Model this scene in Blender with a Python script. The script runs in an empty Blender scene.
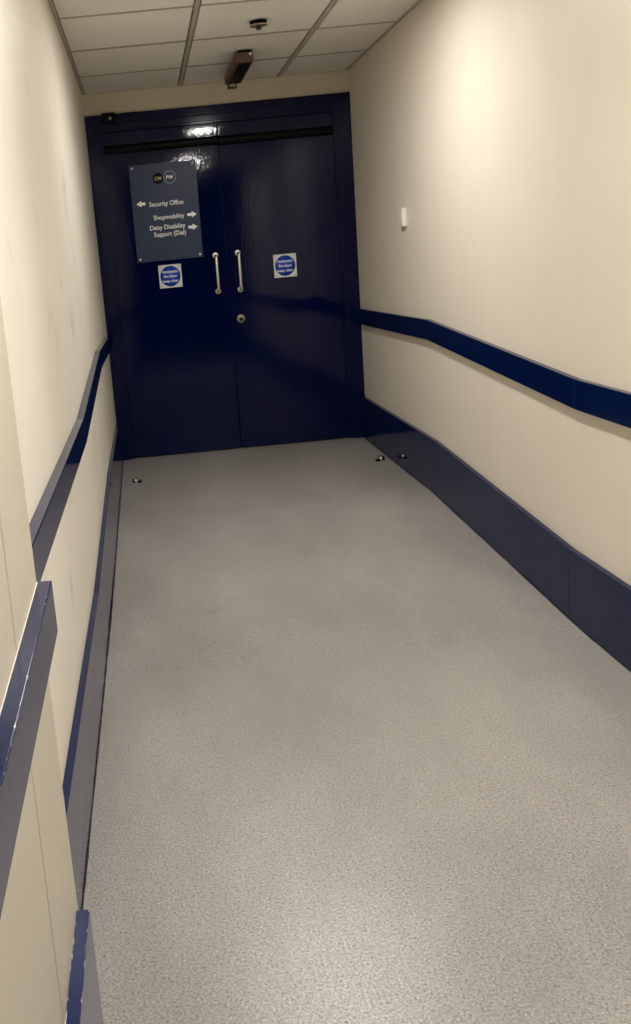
import bpy, bmesh, math, random
from mathutils import Vector, Matrix

random.seed(7)
scene = bpy.context.scene
COL = scene.collection
PI = math.pi

# ------------------------------------------------------------------ sizes (metres)
W = 1.615            # corridor width, left wall to right wall
H = 2.268            # ceiling height above the landing
YEND = -9.0          # corridor end behind the camera
LOW = -0.068         # floor level at the foot of the ramp
Y_TOP, Y_FOOT = -1.42, -2.98   # ramp between these
PX, PY = 0.055, -4.345         # casing on the left wall: its face and its edge
XL = 0.003           # left wall face


def srgb(r, g, b):
    def c(v):
        v /= 255.0
        return v / 12.92 if v <= 0.04045 else ((v + 0.055) / 1.055) ** 2.4
    return (c(r), c(g), c(b), 1.0)


# ------------------------------------------------------------------ materials
def mat(name):
    m = bpy.data.materials.new(name)
    m.use_nodes = True
    nt = m.node_tree
    return m, nt, nt.nodes['Principled BSDF']


def N(nt, kind, **kw):
    n = nt.nodes.new(kind)
    for k, v in kw.items():
        if k in n.inputs.keys():
            n.inputs[k].default_value = v
        else:
            setattr(n, k, v)
    return n


def ramp(nt, fac, stops):
    r = nt.nodes.new('ShaderNodeValToRGB')
    el = r.color_ramp.elements
    el[0].position, el[0].color = stops[0]
    el[1].position, el[1].color = stops[1]
    for p, c in stops[2:]:
        e = el.new(p)
        e.color = c
    nt.links.new(fac, r.inputs[0])
    return r


def coords(nt, scale=(1, 1, 1), rot=(0, 0, 0)):
    g = nt.nodes.new('ShaderNodeNewGeometry')
    mp = nt.nodes.new('ShaderNodeMapping')
    mp.inputs['Scale'].default_value = scale
    mp.inputs['Rotation'].default_value = rot
    nt.links.new(g.outputs['Position'], mp.inputs['Vector'])
    return mp.outputs[0]


def mix(nt, fac, a, b, blend='MIX'):
    n = nt.nodes.new('ShaderNodeMix')
    n.data_type = 'RGBA'
    n.blend_type = blend
    for sock, v in ((n.inputs[0], fac), (n.inputs[6], a), (n.inputs[7], b)):
        if hasattr(v, 'is_linked') or hasattr(v, 'links'):
            nt.links.new(v, sock)
        else:
            sock.default_value = v
    return n.outputs[2]


def bump(nt, b, height, strength, dist):
    n = nt.nodes.new('ShaderNodeBump')
    n.inputs['Strength'].default_value = strength
    n.inputs['Distance'].default_value = dist
    nt.links.new(height, n.inputs['Height'])
    nt.links.new(n.outputs[0], b.inputs['Normal'])


def plain(name, col, rough=0.5, metal=0.0, spec=0.5, var=0.06):
    m, nt, b = mat(name)
    no = N(nt, 'ShaderNodeTexNoise', Scale=60.0, Detail=3.0)
    nt.links.new(coords(nt), no.inputs['Vector'])
    dark = tuple(c * (1 - var) for c in col[:3]) + (1,)
    lite = tuple(min(1, c * (1 + var)) for c in col[:3]) + (1,)
    r = ramp(nt, no.outputs['Fac'], [(0.3, dark), (0.7, lite)])
    nt.links.new(r.outputs[0], b.inputs['Base Color'])
    b.inputs['Roughness'].default_value = rough
    b.inputs['Metallic'].default_value = metal
    b.inputs['Specular IOR Level'].default_value = spec
    return m


def wall_paint(name, c1, c2, smudge=0.0):
    m, nt, b = mat(name)
    n1 = N(nt, 'ShaderNodeTexNoise', Scale=1.0, Detail=4.0, Roughness=0.55)
    nt.links.new(coords(nt, (1.5, 1.3, 0.9)), n1.inputs['Vector'])
    r1 = ramp(nt, n1.outputs['Fac'], [(0.35, c2), (0.65, c1)])
    out = r1.outputs[0]
    if smudge:
        n2 = N(nt, 'ShaderNodeTexNoise', Scale=1.0, Detail=5.0, Roughness=0.6)
        nt.links.new(coords(nt, (5.0, 3.0, 3.0)), n2.inputs['Vector'])
        r2 = ramp(nt, n2.outputs['Fac'], [(0.60, (0, 0, 0, 1)), (0.80, (1, 1, 1, 1))])
        mm = N(nt, 'ShaderNodeMath', operation='MULTIPLY')
        nt.links.new(r2.outputs[0], mm.inputs[0])
        mm.inputs[1].default_value = smudge
        out = mix(nt, mm.outputs[0], out, srgb(120, 108, 90))
    nt.links.new(out, b.inputs['Base Color'])
    n3 = N(nt, 'ShaderNodeTexNoise', Scale=90.0, Detail=3.0)
    n4 = N(nt, 'ShaderNodeTexNoise', Scale=2.5, Detail=2.0)
    nt.links.new(coords(nt), n3.inputs['Vector'])
    nt.links.new(coords(nt, (1, 1, 0.5)), n4.inputs['Vector'])
    ma = N(nt, 'ShaderNodeMath', operation='MULTIPLY_ADD')
    nt.links.new(n4.outputs['Fac'], ma.inputs[0])
    ma.inputs[1].default_value = 14.0
    nt.links.new(n3.outputs['Fac'], ma.inputs[2])
    bump(nt, b, ma.outputs[0], 0.35, 0.0008)
    b.inputs['Roughness'].default_value = 0.42
    b.inputs['Specular IOR Level'].default_value = 0.35
    return m


def navy_gloss(name, col, rough=0.09, ripple=0.0004, worn=None, spec=0.34):
    """Gloss navy paint with brushed ripples; worn = list of (axis, value, sign) edge planes that have chipped."""
    m, nt, b = mat(name)
    n1 = N(nt, 'ShaderNodeTexNoise', Scale=5.0, Detail=3.0)
    nt.links.new(coords(nt), n1.inputs['Vector'])
    lite = tuple(c * 1.18 for c in col[:3]) + (1,)
    r = ramp(nt, n1.outputs['Fac'], [(0.3, col), (0.7, lite)])
    out = r.outputs[0]
    if worn:
        g = nt.nodes.new('ShaderNodeNewGeometry')
        sp = nt.nodes.new('ShaderNodeSeparateXYZ')
        nt.links.new(g.outputs['Position'], sp.inputs[0])
        nz = N(nt, 'ShaderNodeTexNoise', Scale=1.0, Detail=6.0, Roughness=0.8)
        nt.links.new(coords(nt, (120, 45, 120)), nz.inputs['Vector'])
        top = N(nt, 'ShaderNodeMath', operation='GREATER_THAN')
        sn = nt.nodes.new('ShaderNodeSeparateXYZ')
        nt.links.new(g.outputs['True Normal'], sn.inputs[0])
        nt.links.new(sn.outputs[2], top.inputs[0])
        top.inputs[1].default_value = 0.2
        for ax, val, sign, thr in worn:
            cm0 = N(nt, 'ShaderNodeMath', operation='GREATER_THAN' if sign > 0 else 'LESS_THAN')
            nt.links.new(sp.outputs[ax], cm0.inputs[0])
            cm0.inputs[1].default_value = val
            cmpn = N(nt, 'ShaderNodeMath', operation='MULTIPLY')
            nt.links.new(cm0.outputs[0], cmpn.inputs[0])
            nt.links.new(top.outputs[0], cmpn.inputs[1])
            t = N(nt, 'ShaderNodeMath', operation='GREATER_THAN')
            nt.links.new(nz.outputs['Fac'], t.inputs[0])
            t.inputs[1].default_value = thr
            mu = N(nt, 'ShaderNodeMath', operation='MULTIPLY')
            nt.links.new(cmpn.outputs[0], mu.inputs[0])
            nt.links.new(t.outputs[0], mu.inputs[1])
            out = mix(nt, mu.outputs[0], out, srgb(205, 200, 188))
    nt.links.new(out, b.inputs['Base Color'])
    b.inputs['Roughness'].default_value = rough
    b.inputs['Specular IOR Level'].default_value = spec
    if ripple:
        a1 = N(nt, 'ShaderNodeTexNoise', Scale=1.0, Detail=3.0, Roughness=0.5)
        nt.links.new(coords(nt, (70, 40, 22)), a1.inputs['Vector'])
        a2 = N(nt, 'ShaderNodeTexNoise', Scale=6.0, Detail=1.0)
        nt.links.new(coords(nt, (1, 1, 0.6)), a2.inputs['Vector'])
        ma = N(nt, 'ShaderNodeMath', operation='MULTIPLY_ADD')
        nt.links.new(a2.outputs['Fac'], ma.inputs[0])
        ma.inputs[1].default_value = 1.6
        nt.links.new(a1.outputs['Fac'], ma.inputs[2])
        bump(nt, b, ma.outputs[0], 1.0, ripple)
    return m


def floor_vinyl():
    m, nt, b = mat('speckled_vinyl')
    co = coords(nt)
    f1 = N(nt, 'ShaderNodeTexNoise', Scale=190.0, Detail=6.0, Roughness=0.78)
    nt.links.new(co, f1.inputs['Vector'])
    r1 = ramp(nt, f1.outputs['Fac'], [(0.34, srgb(81, 80, 78)), (0.44, srgb(136, 133, 129)),
                                      (0.56, srgb(170, 166, 161)), (0.67, srgb(208, 205, 200))])
    f2 = N(nt, 'ShaderNodeTexNoise', Scale=1.4, Detail=4.0, Roughness=0.6)
    nt.links.new(coords(nt, (1.6, 0.8, 1)), f2.inputs['Vector'])
    r2 = ramp(nt, f2.outputs['Fac'], [(0.32, (0.76, 0.76, 0.77, 1)), (0.68, (1.0, 1.0, 1.0, 1))])
    c = mix(nt, 1.0, r1.outputs[0], r2.outputs[0], 'MULTIPLY')
    # a few thin dark scuffs
    f3 = N(nt, 'ShaderNodeTexNoise', Scale=1.0, Detail=2.0)
    nt.links.new(coords(nt, (22, 3.2, 1), (0, 0, 0.6)), f3.inputs['Vector'])
    r3 = ramp(nt, f3.outputs['Fac'], [(0.80, (0, 0, 0, 1)), (0.83, (1, 1, 1, 1))])
    c = mix(nt, r3.outputs[0], c, srgb(105, 96, 84))
    nt.links.new(c, b.inputs['Base Color'])
    rr = ramp(nt, f1.outputs['Fac'], [(0.35, (0.36, 0.36, 0.36, 1)), (0.65, (0.22, 0.22, 0.22, 1))])
    nt.links.new(rr.outputs[0], b.inputs['Roughness'])
    b.inputs['Specular IOR Level'].default_value = 0.42
    bump(nt, b, f1.outputs['Fac'], 0.35, 0.0008)
    return m


def ceiling_tile_mat():
    m, nt, b = mat('ceiling_tile')
    n1 = N(nt, 'ShaderNodeTexNoise', Scale=220.0, Detail=4.0)
    nt.links.new(coords(nt), n1.inputs['Vector'])
    n2 = N(nt, 'ShaderNodeTexNoise', Scale=1.7, Detail=3.0)
    nt.links.new(coords(nt), n2.inputs['Vector'])
    r = ramp(nt, n2.outputs['Fac'], [(0.3, srgb(222, 218, 210)), (0.7, srgb(232, 229, 222))])
    nt.links.new(r.outputs[0], b.inputs['Base Color'])
    b.inputs['Roughness'].default_value = 0.9
    b.inputs['Specular IOR Level'].default_value = 0.15
    bump(nt, b, n1.outputs['Fac'], 0.3, 0.001)
    return m


def emit(name, col, s):
    m, nt, b = mat(name)
    b.inputs['Base Color'].default_value = col
    b.inputs['Emission Color'].default_value = col
    b.inputs['Emission Strength'].default_value = s
    return m


LIGHT_COL = (1.0, 0.965, 0.912, 1)
M = {
    'wall_r': wall_paint('cream_wall_paint', srgb(228, 220, 206), srgb(223, 214, 199)),
    'wall_l': wall_paint('marked_cream_wall_paint', srgb(228, 222, 209), srgb(219, 212, 197), 0.5),
    'bulk': wall_paint('cream_bulkhead_paint', srgb(214, 204, 184), srgb(207, 197, 176)),
    'casing': wall_paint('casing_paint', srgb(192, 184, 167), srgb(186, 178, 160)),
    'floor': floor_vinyl(),
    'tile': ceiling_tile_mat(),
    'tee': plain('grid_tee', srgb(176, 169, 155), 0.5),
    'tee_dark': plain('cross_tee', srgb(160, 154, 142), 0.6),
    'void': plain('ceiling_void', srgb(46, 42, 36), 0.9),
    'door': navy_gloss('navy_door_paint', srgb(2, 11, 50), 0.055, 0.0004, spec=0.26),
    'frame': navy_gloss('navy_frame_paint', srgb(3, 12, 48), 0.12, 0.0002, spec=0.25),
    'rail': navy_gloss('navy_rail_paint', srgb(5, 21, 60), 0.10, 0.00012),
    'skirt': navy_gloss('navy_skirting_paint', srgb(6, 22, 62), 0.10, 0.00010, spec=0.29),
    'rail_worn': navy_gloss('chipped_rail_paint', srgb(7, 21, 58), 0.14, 0.00015,
                            [(0, PX + 0.0228, 1, 0.60), (0, PX + 0.0032, -1, 0.36)]),
    'skirt_worn': navy_gloss('chipped_skirting_paint', srgb(8, 26, 72), 0.14, 0.00012,
                             [(0, PX + 0.0206, 1, 0.57), (0, PX + 0.0018, -1, 0.54)]),
    'seal_shade': plain('sealant_and_gap_shade', srgb(26, 26, 32), 0.6),  # sealant colour, also the painted shade behind the door gaps
    'black': plain('black_plastic', srgb(5, 5, 5), 0.35, spec=0.1),
    'dark': plain('dark_casing', srgb(5, 7, 14), 0.4, spec=0.12),
    'steel': plain('satin_steel', srgb(232, 229, 222), 0.3, 1.0),
    'chrome': plain('chrome', srgb(225, 225, 225), 0.06, 1.0, var=0.01),
    'dull': plain('dull_lock_metal', srgb(182, 178, 162), 0.42, 0.9),
    'sign': plain('slate_sign_face', srgb(38, 54, 82), 0.35, spec=0.3, var=0.02),
    'white': plain('white_vinyl', srgb(248, 248, 248), 0.5, var=0.01),
    'cream_print': plain('cream_print', srgb(206, 198, 150), 0.5, var=0.01),
    'sticker': plain('sticker_white', srgb(214, 216, 214), 0.4, var=0.03),
    'blue': plain('mandatory_blue', srgb(10, 62, 172), 0.4, var=0.03),
    'logo_black': plain('logo_black', srgb(16, 16, 15), 0.4),
    'logo_grey': plain('logo_grey', srgb(150, 152, 158), 0.5),
    'pin': plain('pin_grey', srgb(150, 148, 120), 0.4, 0.3),
    'brown': plain('brown_casing', srgb(94, 69, 50), 0.4, var=0.15),
    'brown_d': plain('brown_casing_dark', srgb(62, 44, 34), 0.4),
    'cover': plain('white_cover', srgb(228, 222, 210), 0.4, var=0.01),
    'bright': plain('pale_end_piece', srgb(240, 238, 232), 0.25, var=0.01),
    'lamp': emit('downlight_glow', LIGHT_COL, 335.0),
    'lamp_near': emit('near_downlight_glow', LIGHT_COL, 690.0),
    'lamp_ring': plain('downlight_ring', srgb(220, 218, 212), 0.35),
}


# ------------------------------------------------------------------ mesh helpers
def box(bm, x0, x1, y0, y1, z0, z1, bev=0.0, seg=2):
    t = bmesh.new()
    vs = [t.verts.new(p) for p in ((x0, y0, z0), (x1, y0, z0), (x1, y1, z0), (x0, y1, z0),
                                   (x0, y0, z1), (x1, y0, z1), (x1, y1, z1), (x0, y1, z1))]
    for f in ((0, 3, 2, 1), (4, 5, 6, 7), (0, 1, 5, 4), (1, 2, 6, 5), (2, 3, 7, 6), (3, 0, 4, 7)):
        t.faces.new([vs[i] for i in f])
    if bev:
        bmesh.ops.bevel(t, geom=list(t.edges), offset=bev, segments=seg, profile=0.5, affect='EDGES')
    join(bm, t)


def join(bm, t):
    me = bpy.data.meshes.new('tmp')
    t.to_mesh(me)
    t.free()
    bm.from_mesh(me)
    bpy.data.meshes.remove(me)


def prism_yz(bm, pts, x0, x1, bev=0.0):
    """Polygon of (y, z) pushed from x0 to x1."""
    t = bmesh.new()
    a = [t.verts.new((x0, y, z)) for y, z in pts]
    b = [t.verts.new((x1, y, z)) for y, z in pts]
    t.faces.new(a)
    t.faces.new(list(reversed(b)))
    n = len(pts)
    for i in range(n):
        t.faces.new([a[i], b[i], b[(i + 1) % n], a[(i + 1) % n]])
    bmesh.ops.recalc_face_normals(t, faces=t.faces)
    if bev:
        bmesh.ops.bevel(t, geom=list(t.edges), offset=bev, segments=2, profile=0.5, affect='EDGES')
    join(bm, t)


def prism_xz(bm, pts, y0, y1):
    t = bmesh.new()
    a = [t.verts.new((x, y0, z)) for x, z in pts]
    b = [t.verts.new((x, y1, z)) for x, z in pts]
    t.faces.new(a)
    t.faces.new(list(reversed(b)))
    n = len(pts)
    for i in range(n):
        t.faces.new([a[i], b[i], b[(i + 1) % n], a[(i + 1) % n]])
    bmesh.ops.recalc_face_normals(t, faces=t.faces)
    join(bm, t)


def lathe(bm, prof, centre, axis='Z', seg=32):
    """prof = [(radius, height)]; spun about the axis through centre."""
    t = bmesh.new()
    rings = []
    for r, h in prof:
        ring = []
        for k in range(seg):
            a = 2 * PI * k / seg
            u, v = r * math.cos(a), r * math.sin(a)
            p = {'Z': (u, v, h), 'Y': (u, h, v), 'X': (h, u, v)}[axis]
            ring.append(t.verts.new(Vector(p) + Vector(centre)))
        rings.append(ring)
    for i in range(len(rings) - 1):
        for k in range(seg):
            t.faces.new([rings[i][k], rings[i][(k + 1) % seg], rings[i + 1][(k + 1) % seg], rings[i + 1][k]])
    t.faces.new(rings[0])
    t.faces.new(rings[-1])
    bmesh.ops.recalc_face_normals(t, faces=t.faces)
    for f in t.faces:
        f.smooth = len(f.verts) == 4
    join(bm, t)


def tube(bm, path, r, seg=20):
    t = bmesh.new()
    path = [Vector(p) for p in path]
    rings = []
    for i, p in enumerate(path):
        a = path[max(0, i - 1)]
        b = path[min(len(path) - 1, i + 1)]
        d = (b - a).normalized()
        s = d.cross(Vector((1, 0, 0)))
        if s.length < 1e-4:
            s = d.cross(Vector((0, 0, 1)))
        s.normalize()
        q = d.cross(s)
        rings.append([t.verts.new(p + r * (math.cos(2 * PI * k / seg) * s + math.sin(2 * PI * k / seg) * q))
                      for k in range(seg)])
    for i in range(len(rings) - 1):
        for k in range(seg):
            f = t.faces.new([rings[i][k], rings[i][(k + 1) % seg], rings[i + 1][(k + 1) % seg], rings[i + 1][k]])
            f.smooth = True
    t.faces.new(rings[0])
    t.faces.new(rings[-1])
    bmesh.ops.recalc_face_normals(t, faces=t.faces)
    join(bm, t)


def obj(name, bm, m, parent=None, recalc=False):
    if recalc:
        bmesh.ops.recalc_face_normals(bm, faces=bm.faces)
    me = bpy.data.meshes.new(name)
    bm.to_mesh(me)
    bm.free()
    me.materials.append(m)
    o = bpy.data.objects.new(name, me)
    COL.objects.link(o)
    if parent is not None:
        # geometry is written in world metres; keep it where it stands under a moved parent
        o.parent = parent
        q = parent
        off = Vector((0, 0, 0))
        while q is not None:
            off += q.location
            q = q.parent
        me.transform(Matrix.Translation(-off))
    return o


def tag(o, label, cat, group=None, kind=None):
    o['label'] = label
    o['category'] = cat
    if group:
        o['group'] = group
    if kind:
        o['kind'] = kind
    return o


def empty(name, loc, label, cat, group=None, kind=None):
    o = bpy.data.objects.new(name, None)
    o.empty_display_size = 0.05
    o.location = loc
    COL.objects.link(o)
    return tag(o, label, cat, group, kind)


def lettering(text, x0, x1, zbase, cap, y, m, parent, bold=0.0, name='lettering'):
    """Flat letters facing the corridor (-Y), fitted to a width and a capital height."""
    cu = bpy.data.curves.new('text', 'FONT')
    cu.body = text
    cu.size = 1.0
    cu.extrude = 0.0
    cu.offset = bold
    cu.resolution_u = 3
    tmp = bpy.data.objects.new('text', cu)
    COL.objects.link(tmp)
    bpy.context.view_layer.update()
    dg = bpy.context.evaluated_depsgraph_get()
    me = bpy.data.meshes.new_from_object(tmp.evaluated_get(dg))
    bpy.data.objects.remove(tmp)
    bpy.data.curves.remove(cu)
    xs = [v.co.x for v in me.vertices]
    sx = (x1 - x0) / (max(xs) - min(xs))
    sz = cap / 0.70
    mn = min(xs)
    for v in me.vertices:
        v.co = Vector((x0 + (v.co.x - mn) * sx, y, zbase + v.co.y * sz))
    me.materials.clear()
    me.materials.append(m)
    me.name = name
    o = bpy.data.objects.new(name, me)
    COL.objects.link(o)
    o.parent = parent
    me.transform(Matrix.Translation(-parent.location))
    return o


def floor_z(y):
    if y >= Y_TOP:
        return 0.0
    if y <= Y_FOOT:
        return LOW
    return LOW * (Y_TOP - y) / (Y_TOP - Y_FOOT)


# ------------------------------------------------------------------ room shell
bm = bmesh.new()
prism_yz(bm, [(0.16, 0.0), (Y_TOP, 0.0), (Y_FOOT, LOW), (YEND, LOW), (YEND, LOW - 0.12), (0.16, LOW - 0.12)], -0.1, W + 0.1)
tag(obj('floor', bm, M['floor']), 'speckled grey vinyl floor ramping down from the navy doors', 'floor', kind='structure')

bm = bmesh.new()
box(bm, W, W + 0.1, YEND, 0.16, LOW - 0.1, H + 0.08)
tag(obj('wall_right', bm, M['wall_r']), 'cream painted wall on the right with the pool of light', 'wall', kind='structure')

bm = bmesh.new()
box(bm, XL - 0.1, XL, YEND, 0.16, LOW - 0.1, H + 0.08)
tag(obj('wall_left', bm, M['wall_l']), 'marked cream painted wall along the left of the corridor', 'wall', kind='structure')

# near casing on the left wall: face board and edge board with a dark joint between them
pier = empty('wall_left_near', (XL, PY, LOW), 'cream boxed out casing nearest on the left with a thin dark joint', 'wall', kind='structure')
JA, JB = -4.578 - 0.040 * (0.85 - LOW), -4.578 - 0.040 * (0.85 - H)    # the joint is a little out of plumb
ZC = H - 0.004
bm = bmesh.new()
prism_yz(bm, [(JA + 0.0022, LOW), (PY, LOW), (PY, ZC), (JB + 0.0022, ZC)], XL, PX, 0.002)
obj('edge_board', bm, M['casing'], pier)
bm = bmesh.new()
prism_yz(bm, [(YEND, LOW), (JA - 0.0022, LOW), (JB - 0.0022, ZC), (YEND, ZC)], XL, PX, 0.002)
obj('face_board', bm, M['casing'], pier)
bm = bmesh.new()
prism_yz(bm, [(JA - 0.0022, LOW), (JA + 0.0022, LOW), (JB + 0.0022, ZC), (JB - 0.0022, ZC)], XL, PX - 0.005)
obj('joint_filler', bm, M['void'], pier)

bm = bmesh.new()
box(bm, XL, W, 0.0, 0.16, 2.14, H + 0.08)
wf = tag(obj('wall_far', bm, M['bulk']), 'narrow cream bulkhead above the navy double doors', 'wall', kind='structure')
bm = bmesh.new()
box(bm, XL, W, 0.08, 0.16, -0.02, 2.14)
obj('door_gap_shade', bm, M['seal_shade'], wf)  # dark sheet added behind the leaves so their gaps read as shade
bm = bmesh.new()
box(bm, -0.1, W + 0.1, YEND - 0.1, YEND, LOW - 0.1, H + 0.08)
tag(obj('wall_near', bm, M['frame']), 'unseen end wall behind the viewer, made navy to darken the door reflections', 'wall', kind='structure')  # unseen wall, dark colour invented so the doors reflect less light

# suspended ceiling: loose tiles, tees, wall angles
T1, T2 = 0.596, 1.196
rows = [0.0, -0.525]
while rows[-1] > YEND:
    rows.append(rows[-1] - 0.6)
bm = bmesh.new()
cols_x = [(XL + 0.020, T1 - 0.016), (T1 + 0.016, T2 - 0.016), (T2 + 0.016, W - 0.020)]
for ci, (a, b) in enumerate(cols_x):
    for k in range(len(rows) - 1):
        dz = random.uniform(-0.0012, 0.0012)
        y1, y0 = rows[k] - 0.013, max(rows[k + 1], YEND) + 0.013
        if y1 - y0 < 0.02:
            continue
        box(bm, a, b, y0, y1, H + dz, H + 0.016 + dz, 0.002, 1)
ceil = tag(obj('ceiling', bm, M['tile']), 'suspended ceiling of off white square tiles', 'ceiling', kind='structure')
bm = bmesh.new()
box(bm, -0.1, W + 0.1, YEND, 0.16, H + 0.024, H + 0.08)
obj('ceiling_void', bm, M['void'], ceil)
bm = bmesh.new()
for x in (T1, T2):
    box(bm, x - 0.010, x + 0.010, YEND, -0.001, H - 0.003, H + 0.024, 0.001, 1)
box(bm, XL, XL + 0.017, YEND, -0.001, H - 0.001, H + 0.006, 0.001, 1)
box(bm, W - 0.017, W, YEND, -0.001, H - 0.001, H + 0.006, 0.001, 1)
box(bm, XL + 0.02, W - 0.02, -0.004, -0.0005, H - 0.001, H + 0.02)
obj('ceiling_grid', bm, M['tee'], ceil)
bm = bmesh.new()
for y in rows[1:]:
    for (a, b) in cols_x:
        if y > YEND + 0.02:
            box(bm, a + 0.001, b - 0.001, y - 0.011, y + 0.011, H - 0.0015, H + 0.020, 0.0005, 1)
obj('cross_tees', bm, M['tee_dark'], ceil)

# ------------------------------------------------------------------ skirtings
def lerp_pts(pts, y):
    for (ya, a), (yb, b) in zip(pts[:-1], pts[1:]):
        if y >= yb:
            return a + (b - a) * (ya - y) / (ya - yb)
    return pts[-1][1]


L_TOP = [(0.1, 0.262), (-1.47, 0.272), (-2.85, 0.192), (PY, 0.222), (YEND, 0.222)]
L_FOOT = [(0.1, 0.0205), (-1.2, 0.0275), (-1.9, 0.0265), (-2.45, 0.0245), (-3.0, 0.0178), (PY, 0.0118), (YEND, 0.0118)]


def skirt_top(y, left=False):
    if left:
        return lerp_pts(L_TOP, y)
    if y >= -1.47:
        return 0.272
    if y <= -2.87:
        return 0.185
    return 0.272 + (0.185 - 0.272) * (-1.47 - y) / 1.40


def skirt_board(x0, x1, ya, yb, m, parent, gap=0.0001, left=False, near=False):
    """Board from y = ya (far) to yb (near); foot follows the floor."""
    ys = [ya - gap] + [y for y in (-1.47, Y_TOP, -2.87, Y_FOOT) if yb + 1e-4 < y < ya - 1e-4] + [yb + gap]
    ys = sorted(set(ys), reverse=True)
    if left:
        ys = sorted(set(ys + [y for y in (-0.6, -1.9, -2.45, -3.6) if yb < y < ya]), reverse=True)
    top = [(y, skirt_top(y, left)) for y in ys]
    if near:
        top = [(y, z + 0.011) for y, z in top]
    bot = [(y, floor_z(y) + 0.001) for y in reversed(ys)]
    bm = bmesh.new()
    prism_yz(bm, top + bot, x0, x1, 0.0009)
    if left:
        for v in bm.verts:
            if v.co.x > x1 - 0.004 and v.co.z < 0.05:
                v.co.x += lerp_pts(L_FOOT, v.co.y) - x1
    return obj('skirting_board', bm, m, parent)


def seal_bead(x, ya, yb, parent, side):
    bm = bmesh.new()
    ys = []
    y = ya
    while y > yb:
        ys.append(y)
        y -= 0.04
    ys.append(yb)
    path = [((lerp_pts(L_FOOT, y) if x == 0.0215 else x) + side * (0.0015 + random.uniform(-0.0012, 0.0016)), y, floor_z(y) + 0.001) for y in ys]
    t = bmesh.new()
    tube(bm, path, 0.0017, 8)
    return obj('sealant_bead', bm, M['seal_shade'], parent)


for side, x0, x1, ynear, nm, lab in (('right', 1.595, W, YEND + 0.01, 'baseboard_right', 'tall navy gloss skirting along the right wall, bending with the ramp'),
                                     ('left', XL, 0.0215, PY + 0.002, 'baseboard_left', 'tall navy gloss skirting along the left wall beyond the casing')):
    e = empty(nm, ((x0 + x1) / 2, -1.4, 0), lab, 'skirting', kind='structure')
    cuts = [-0.022, -1.47, -2.87, ynear]
    for a, b in zip(cuts[:-1], cuts[1:]):
        skirt_board(x0, x1, a, b, M['skirt'], e, left=side == 'left')
    seal_bead(1.595 if side == 'right' else 0.0215, -0.03, ynear, e, -1 if side == 'right' else 1)
e = empty('baseboard_left_near', (PX, PY, LOW), 'chipped navy skirting on the near left casing', 'skirting', kind='structure')
skirt_board(PX, PX + 0.0225, PY - 0.022, YEND + 0.01, M['skirt_worn'], e, near=True)
seal_bead(PX + 0.0225, PY - 0.03, YEND + 0.02, e, 1)


# ------------------------------------------------------------------ handrails
def rail_piece(x0, x1, y_a, z_a, y_b, z_b, h, m, parent, gap=0.0004):
    bm = bmesh.new()
    prism_yz(bm, [(y_a - gap, z_a), (y_b + gap, z_b), (y_b + gap, z_b - h), (y_a - gap, z_a - h)], x0, x1, 0.0018)
    return obj('rail_section', bm, m, parent)


def handrail(x0, x1, pts, h, m, label, loc):
    r = empty('handrail', loc, label, 'handrail')
    for (ya, za), (yb, zb) in zip(pts[:-1], pts[1:]):
        rail_piece(x0, x1, ya, za, yb, zb, h, m, r)
    return r


handrail(W - 0.022, W - 0.0002, [(-0.022, 0.836), (-1.43, 0.856), (-2.92, 0.764), (YEND + 0.01, 0.772)], 0.097, M['rail'],
         'long navy wooden handrail on the right cream wall', (W, -1.4, 0.8))
handrail(XL + 0.0002, XL + 0.026, [(-0.022, 0.828), (-1.44, 0.856), (-2.78, 0.766), (PY + 0.002, 0.783)], 0.082, M['rail'],
         'navy handrail on the left wall running from the doors to the casing', (XL, -1.4, 0.8))
handrail(PX + 0.0002, PX + 0.0250, [(PY - 0.006, 0.777), (-5.0, 0.751), (-6.5, 0.69), (YEND + 0.01, 0.69)], 0.087, M['rail_worn'],
         'nearest navy handrail with chipped edges on the left casing', (PX, PY, 0.75))

# ------------------------------------------------------------------ door frame
fr = empty('trim_1', (0.807, 0.0, 0.0), 'navy painted door frame filling the corridor end', 'door frame', kind='structure')


def frame_ring(x0, x1, top, inx0, inx1, intop, y0, y1, name, bev):
    bm = bmesh.new()
    box(bm, x0, inx0, y0, y1, 0.0, top, bev)
    box(bm, inx1, x1, y0, y1, 0.0, top, bev)
    box(bm, inx0 - 0.002, inx1 + 0.002, y0 + 0.0004, y1, intop, top - 0.0004, bev)
    return obj(name, bm, M['frame'], fr)


frame_ring(XL, W, 2.140, 0.074, W - 0.078, 2.086, -0.022, 0.0, 'architrave', 0.003)
frame_ring(0.070, W - 0.074, 2.090, 0.090, W - 0.098, 2.052, -0.010, 0.0, 'frame_bead', 0.002)
frame_ring(0.030, W - 0.030, 2.139, 0.100, W - 0.108, 2.040, 0.0005, 0.075, 'frame_lining', 0.001)
fr_l, fr_r = 0.102, W - 0.110
MID = 0.798


# ------------------------------------------------------------------ door leaves
def pull_handle(x, z0, z1, parent):
    hp = bmesh.new()
    yb = -0.058
    path = [(x, 0.0, z1)]
    R_ = 0.022
    path += [(x, yb + R_, z1)]
    for k in range(1, 7):
        a = k / 6 * PI / 2
        path.append((x, yb + R_ - R_ * math.sin(a), z1 - R_ + R_ * math.cos(a)))
    for k in range(0, 7):
        a = k / 6 * PI / 2
        path.append((x, yb + R_ - R_ * math.cos(a), z0 + R_ - R_ * math.sin(a)))
    path += [(x, 0.0, z0)]
    tube(hp, path, 0.0094, 20)
    h = obj('pull_handle', hp, M['steel'], parent)
    for z in (z0, z1):
        b = bmesh.new()
        lathe(b, [(0.0185, 0.0), (0.0185, -0.006), (0.0165, -0.0085), (0.0100, -0.0085)], (x, -0.0002, z), 'Y', 28)
        obj('handle_rose', b, M['steel'], h)
    return h


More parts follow.
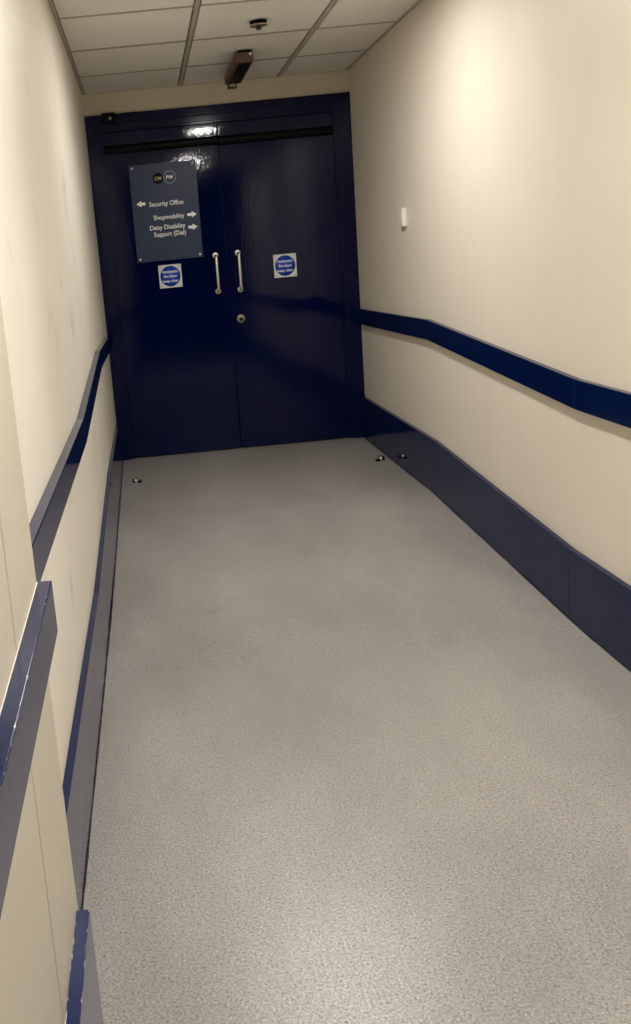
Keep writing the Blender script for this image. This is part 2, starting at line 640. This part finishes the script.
def sensor_bar(x0, x1, z0, z1, parent):
    t = bmesh.new()
    n = 14
    zc, hh, d = (z0 + z1) / 2, (z1 - z0) / 2, 0.036
    pts = [(0.0, z1)]
    for k in range(n + 1):
        a = PI / 2 - PI * k / n
        pts.append((-d + 0.016 - 0.016 * math.cos(a), zc + hh * math.sin(a)))
    pts.append((0.0, z0))
    pts = [(y - 0.0002, z) for y, z in pts]
    prism_yz(t, pts, x0 + 0.012, x1 - 0.012)
    o = obj('sensor_bar', t, M['black'], parent)
    for a, b in ((x0, x0 + 0.012), (x1 - 0.012, x1)):
        c = bmesh.new()
        prism_yz(c, [(y * 1.03, zc + (z - zc) * 1.05) for y, z in pts], a, b, 0.001)
        obj('end_cap', c, M['black'], o)
    return o


doors = []
for i, (x0, x1, hinge, lab) in enumerate(((fr_l, MID - 0.0018, 0, 'left leaf of the navy double doors carrying the direction sign'),
                                          (MID + 0.0018, fr_r, 1, 'right leaf of the navy double doors with the round lock'))):
    bm = bmesh.new()
    box(bm, x0, x1, 0.0, 0.044, 0.006, 2.036, 0.0018)
    d = obj('door_%d' % (i + 1), bm, M['door'])
    tag(d, lab, 'door', kind='structure')
    doors.append(d)
pull_handle(0.727, 1.025, 1.247, doors[0])
pull_handle(0.868, 1.024, 1.250, doors[1])
sensor_bar(fr_l + 0.002, MID - 0.004, 1.910, 1.958, doors[0])
sensor_bar(MID + 0.003, fr_r - 0.008, 1.904, 1.954, doors[1])
bm = bmesh.new()
lathe(bm, [(0.026, 0.0), (0.026, -0.006), (0.023, -0.009), (0.013, -0.009), (0.0125, -0.012), (0.001, -0.012)], (0.857, -0.0002, 0.840), 'Y', 32)
lk = obj('lock_escutcheon', bm, M['dull'], doors[1])
bm = bmesh.new()
lathe(bm, [(0.009, -0.0121), (0.009, -0.0128), (0.001, -0.0129)], (0.857, 0, 0.840), 'Y', 20)
obj('keyhole', bm, M['black'], lk)

# small dark sensor on the frame head, far left
sd = empty('frame_sensor', (0.150, -0.022, 2.108), 'small dark rounded sensor box on the frame head, far left corner', 'sensor')
bm = bmesh.new()
box(bm, 0.105, 0.195, -0.052, -0.0222, 2.082, 2.146, 0.014, 4)
obj('sensor_case', bm, M['dark'], sd)
bm = bmesh.new()
lathe(bm, [(0.010, -0.052), (0.009, -0.057), (0.005, -0.060), (0.001, -0.061)], (0.158, 0, 2.112), 'Y', 20)
obj('lens', bm, M['dull'], sd)
bm = bmesh.new()
tube(bm, [(0.193, -0.032, 2.125), (0.215, -0.029, 2.133), (0.250, -0.027, 2.136), (0.320, -0.0262, 2.137)], 0.004, 10)
obj('cable', bm, M['dark'], sd)

# ------------------------------------------------------------------ direction sign
SX0, SX1, SZ0, SZ1 = 0.239, 0.651, 1.246, 1.832
YS = -0.0045
sg = empty('direction_sign', (0.445, -0.001, 1.54), 'slate blue direction sign board on the left door leaf', 'sign')
bm = bmesh.new()
box(bm, SX0, SX1, YS, -0.0004, SZ0, SZ1, 0.0008, 1)
obj('sign_board', bm, M['sign'], sg)
for x in (SX0 + 0.019, SX1 - 0.019):
    for z in (SZ0 + 0.018, SZ1 - 0.018):
        bm = bmesh.new()
        lathe(bm, [(0.0068, 0.0), (0.0068, -0.002), (0.005, -0.004), (0.001, -0.0045)], (x, YS, z), 'Y', 20)
        obj('screw_cap', bm, M['bright'], sg)
YT = YS - 0.0006
lettering('Security Office', 0.345, 0.557, 1.578, 0.0275, YT, M['white'], sg, 0.010)
lettering('Shopmobility', 0.364, 0.555, 1.496, 0.0275, YT, M['white'], sg, 0.010)
lettering('Daisy Disability', 0.336, 0.556, 1.436, 0.0275, YT, M['white'], sg, 0.010)
lettering('Support (Dial)', 0.358, 0.556, 1.394, 0.0275, YT, M['white'], sg, 0.010)


def arrow(x0, x1, z, hh, left):
    L = x1 - x0
    p = [(0, -hh * 0.46), (L * 0.46, -hh * 0.46), (L * 0.46, -hh), (L, 0), (L * 0.46, hh), (L * 0.46, hh * 0.46), (0, hh * 0.46)]
    pts = [((x1 - u) if left else (x0 + u), z + v) for u, v in p]
    bm = bmesh.new()
    prism_xz(bm, pts, YS - 0.0009, YS - 0.0002)
    o = obj('arrow', bm, M['white'], sg)


arrow(0.266, 0.322, 1.599, 0.019, True)
arrow(0.574, 0.633, 1.510, 0.0195, False)
arrow(0.574, 0.632, 1.434, 0.0195, False)
bm = bmesh.new()
lathe(bm, [(0.032, -0.0002), (0.032, -0.0006), (0.001, -0.0007)], (0.413, YS, 1.742), 'Y', 40)
lg = obj('logo_disc', bm, M['logo_black'], sg)
lettering('CW', 0.391, 0.435, 1.732, 0.020, YS - 0.0012, M['cream_print'], sg, 0.01, 'logo_letters')
bm = bmesh.new()
nseg = 34
for k in range(nseg):
    a0 = 2 * PI * k / nseg
    a1 = a0 + 2 * PI / nseg * 0.68
    c = (0.4855, 1.744)
    pts = [(c[0] + r * math.cos(a), c[1] + r * math.sin(a)) for r, a in
           ((0.0335, a0), (0.0395, a0), (0.0395, a1), (0.0335, a1))]
    prism_xz(bm, pts, YS - 0.0008, YS - 0.0002)
obj('logo_ring', bm, M['logo_grey'], sg)
lettering('PW', 0.464, 0.507, 1.734, 0.021, YS - 0.0012, M['white'], sg, 0.025, 'logo_letters')


# ------------------------------------------------------------------ fire door stickers
def fire_sign(xc, zc, label):
    s = 0.0715
    e = empty('fire_door_sign', (xc, -0.001, zc), label, 'sign', 'automatic fire door signs')
    bm = bmesh.new()
    box(bm, xc - s, xc + s, -0.0026, -0.0004, zc - s, zc + s, 0.0005, 1)
    obj('sign_plate', bm, M['sticker'], e)
    bm = bmesh.new()
    lathe(bm, [(0.0635, -0.0028), (0.0635, -0.0032), (0.001, -0.0033)], (xc, 0, zc), 'Y', 56)
    obj('blue_disc', bm, M['blue'], e)
    y = -0.0040
    lettering('Automatic', xc - 0.049, xc + 0.049, zc + 0.021, 0.0165, y, M['white'], e, 0.014)
    lettering('fire door', xc - 0.042, xc + 0.042, zc - 0.008, 0.0165, y, M['white'], e, 0.014)
    lettering('keep clear', xc - 0.049, xc + 0.049, zc - 0.037, 0.0165, y, M['white'], e, 0.014)
    for a in (-1, 1):
        for b in (-1, 1):
            p = bmesh.new()
            lathe(p, [(0.003, -0.0024), (0.003, -0.0036), (0.001, -0.004)], (xc + a * 0.061, 0, zc + b * 0.061), 'Y', 12)
            obj('pin', p, M['pin'], e)


fire_sign(0.4355, 1.1465, 'square white sign with blue disc on the left leaf, below the direction sign')
fire_sign(1.1590, 1.1445, 'square white sign with blue disc alone on the right door leaf')


# ------------------------------------------------------------------ floor door stops
def door_stop(x, y, rot, label):
    e = empty('door_stop', (x, y, floor_z(y)), label, 'door stop', 'door stops on the landing')
    bm = bmesh.new()
    prof = [(0.021, 0.0), (0.021, 0.004), (0.0195, 0.012)]
    for k in range(1, 8):
        a = k / 7 * PI / 2
        prof.append((max(0.001, 0.0195 * math.cos(a)), 0.012 + 0.017 * math.sin(a)))
    lathe(bm, prof, (x, y, 0.0003), 'Z', 28)
    obj('chrome_dome', bm, M['chrome'], e)
    c, s = math.cos(rot), math.sin(rot)
    bm = bmesh.new()
    box(bm, -0.007, 0.026, -0.014, 0.014, 0.0015, 0.013, 0.004, 2)
    bm.transform(Matrix.Translation((x, y, 0)) @ Matrix.Rotation(rot, 4, 'Z') @ Matrix.Translation((0.010, 0, 0)))
    obj('rubber_buffer', bm, M['black'], e)


door_stop(0.109, -0.650, -0.25, 'small chrome door stop on the floor beside the left skirting')
door_stop(1.536, -0.678, PI + 0.5, 'small chrome door stop on the floor beside the right skirting')

# ------------------------------------------------------------------ small cover on the right wall
e = empty('wall_sensor', (W, -1.062, 1.350), 'small white plastic box high on the right wall near the doors', 'wall box')
bm = bmesh.new()
box(bm, W - 0.022, W - 0.0003, -1.100, -1.028, 1.304, 1.394, 0.003, 2)
o1 = obj('cover', bm, M['cover'], e)
bm = bmesh.new()
box(bm, W - 0.0235, W - 0.0218, -1.092, -1.036, 1.318, 1.382, 0.0006, 1)
obj('front_plate', bm, M['cover'], o1)

# ------------------------------------------------------------------ ceiling fittings
SPX, SPY = 0.894, -1.385
e = empty('ceiling_sprinkler', (SPX, SPY, H - 0.003), 'small round dark rimmed sprinkler head in the middle ceiling tile', 'sprinkler')
bm = bmesh.new()
lathe(bm, [(0.040, 0.0), (0.040, -0.004), (0.036, -0.007), (0.012, -0.008)], (SPX, SPY, H - 0.003), 'Z', 36)
obj('escutcheon', bm, M['black'], e)
bm = bmesh.new()
lathe(bm, [(0.011, -0.006), (0.011, -0.022), (0.008, -0.026)], (SPX, SPY, H), 'Z', 20)
for s in (-1, 1):
    tube(bm, [(SPX + s * 0.010, SPY, H - 0.008), (SPX + s * 0.019, SPY, H - 0.014), (SPX + s * 0.012, SPY, H - 0.023)], 0.0025, 8)
obj('head_body', bm, M['brown_d'], e)
bm = bmesh.new()
lathe(bm, [(0.040, -0.0185), (0.041, -0.0205), (0.036, -0.023), (0.012, -0.024)], (SPX, SPY, H), 'Z', 36)
obj('deflector_plate', bm, M['dull'], e)
bm = bmesh.new()
lathe(bm, [(0.010, -0.026), (0.012, -0.031), (0.011, -0.038), (0.004, -0.040)], (SPX, SPY, H), 'Z', 20)
obj('tip', bm, M['brown_d'], e)

# slim brown unit along the ceiling above the doors
UX0, UX1, UY0, UY1 = 0.842, 0.936, -0.83, -0.24
ZB, ZT = 2.206, H - 0.003
e = empty('ceiling_unit', (0.89, -0.55, H), 'slim brown ceiling unit with black underside panel above the doors', 'ceiling unit')
bm = bmesh.new()
box(bm, UX0 + 0.018, UX1 - 0.004, UY0 + 0.004, UY1 - 0.05, ZT - 0.010, ZT - 0.0002)
obj('mounting_plate', bm, M['black'], e)
bm = bmesh.new()
box(bm, UX0, UX1, UY0, UY1, ZB, ZT - 0.010, 0.004, 2)
cs = obj('casing', bm, M['brown'], e)
bm = bmesh.new()
box(bm, UX0 + 0.020, UX1 - 0.006, UY0 + 0.035, UY1 - 0.04, ZB - 0.0015, ZB + 0.004, 0.001, 1)
obj('black_panel', bm, M['black'], cs)
bm = bmesh.new()
box(bm, UX0 + 0.012, UX1 - 0.030, UY1 - 0.055, UY1 + 0.002, ZB - 0.026, ZB - 0.0002, 0.004, 2)
nz = obj('end_block', bm, M['brown_d'], e)
bm = bmesh.new()
box(bm, UX0 + 0.020, UX1 - 0.038, UY1 - 0.058, UY1 - 0.0545, ZB - 0.022, ZB - 0.006, 0.001, 1)
obj('lens', bm, M['dull'], nz)
bm = bmesh.new()
lathe(bm, [(0.007, 0.0), (0.007, -0.004), (0.003, -0.007)], (UX1 - 0.014, UY0, ZT - 0.022), 'Y', 16)
obj('pale_spot', bm, M['bright'], e)  # small pale disc on the near end of the unit


# ------------------------------------------------------------------ downlights
def downlight(y, label, lamp):
    x = 0.868
    e = empty('downlight', (x, y, H), label, 'downlight', 'recessed downlights down the corridor')
    bm = bmesh.new()
    t = bmesh.new()
    seg = 48
    prof = [(0.0825, -0.006), (0.108, -0.007), (0.111, -0.004), (0.111, 0.0), (0.0825, 0.0)]
    rings = [[t.verts.new((x + r * math.cos(2 * PI * k / seg), y + r * math.sin(2 * PI * k / seg), H - 0.003 + h))
              for k in range(seg)] for r, h in prof]
    for i in range(len(rings)):
        for k in range(seg):
            t.faces.new([rings[i][k], rings[i][(k + 1) % seg], rings[(i + 1) % len(rings)][(k + 1) % seg], rings[(i + 1) % len(rings)][k]])
    bmesh.ops.recalc_face_normals(t, faces=t.faces)
    join(bm, t)
    obj('trim_ring', bm, M['lamp_ring'], e)
    bm = bmesh.new()
    lathe(bm, [(0.0820, -0.0015), (0.0820, -0.0045), (0.001, -0.0050)], (x, y, H), 'Z', 48)
    obj('glowing_lens', bm, M[lamp], e)


downlight(-2.025, 'round glowing white downlight in the middle ceiling tile closest to the doors', 'lamp')
downlight(-4.425, 'round glowing white downlight overhead just before the viewer', 'lamp_near')

# ------------------------------------------------------------------ world and camera
w = bpy.data.worlds.new('corridor_world')
w.use_nodes = True
w.node_tree.nodes['Background'].inputs[0].default_value = (1, 0.93, 0.82, 1)
w.node_tree.nodes['Background'].inputs[1].default_value = 0.02
scene.world = w

cam = bpy.data.cameras.new('camera')
co = bpy.data.objects.new('camera', cam)
COL.objects.link(co)
rt = Vector((0.99543495, -0.0221006, -0.09284843))
up = Vector((0.09536537, 0.19121934, 0.97690358))
fw = Vector((0.00383574, 0.98129849, -0.19245405))
co.matrix_world = Matrix(((rt.x, up.x, -fw.x, 0.27104), (rt.y, up.y, -fw.y, -5.69765), (rt.z, up.z, -fw.z, 1.25631), (0, 0, 0, 1)))
cam.sensor_fit = 'VERTICAL'
cam.sensor_height = 36.0
cam.lens = 894.14 / 1024 * 36.0
cam.shift_x = (315.5 - 162.756) / 1024
cam.shift_y = -(512 - 435.1) / 1024
cam.clip_start = 0.02
scene.camera = co
scene.view_settings.view_transform = 'Standard'
scene.view_settings.look = 'None'
scene.view_settings.exposure = 0.0
scene.cycles.max_bounces = 10
scene.cycles.diffuse_bounces = 6
scene.cycles.glossy_bounces = 6
scene.cycles.use_denoising = True
scene.cycles.sample_clamp_indirect = 6.0
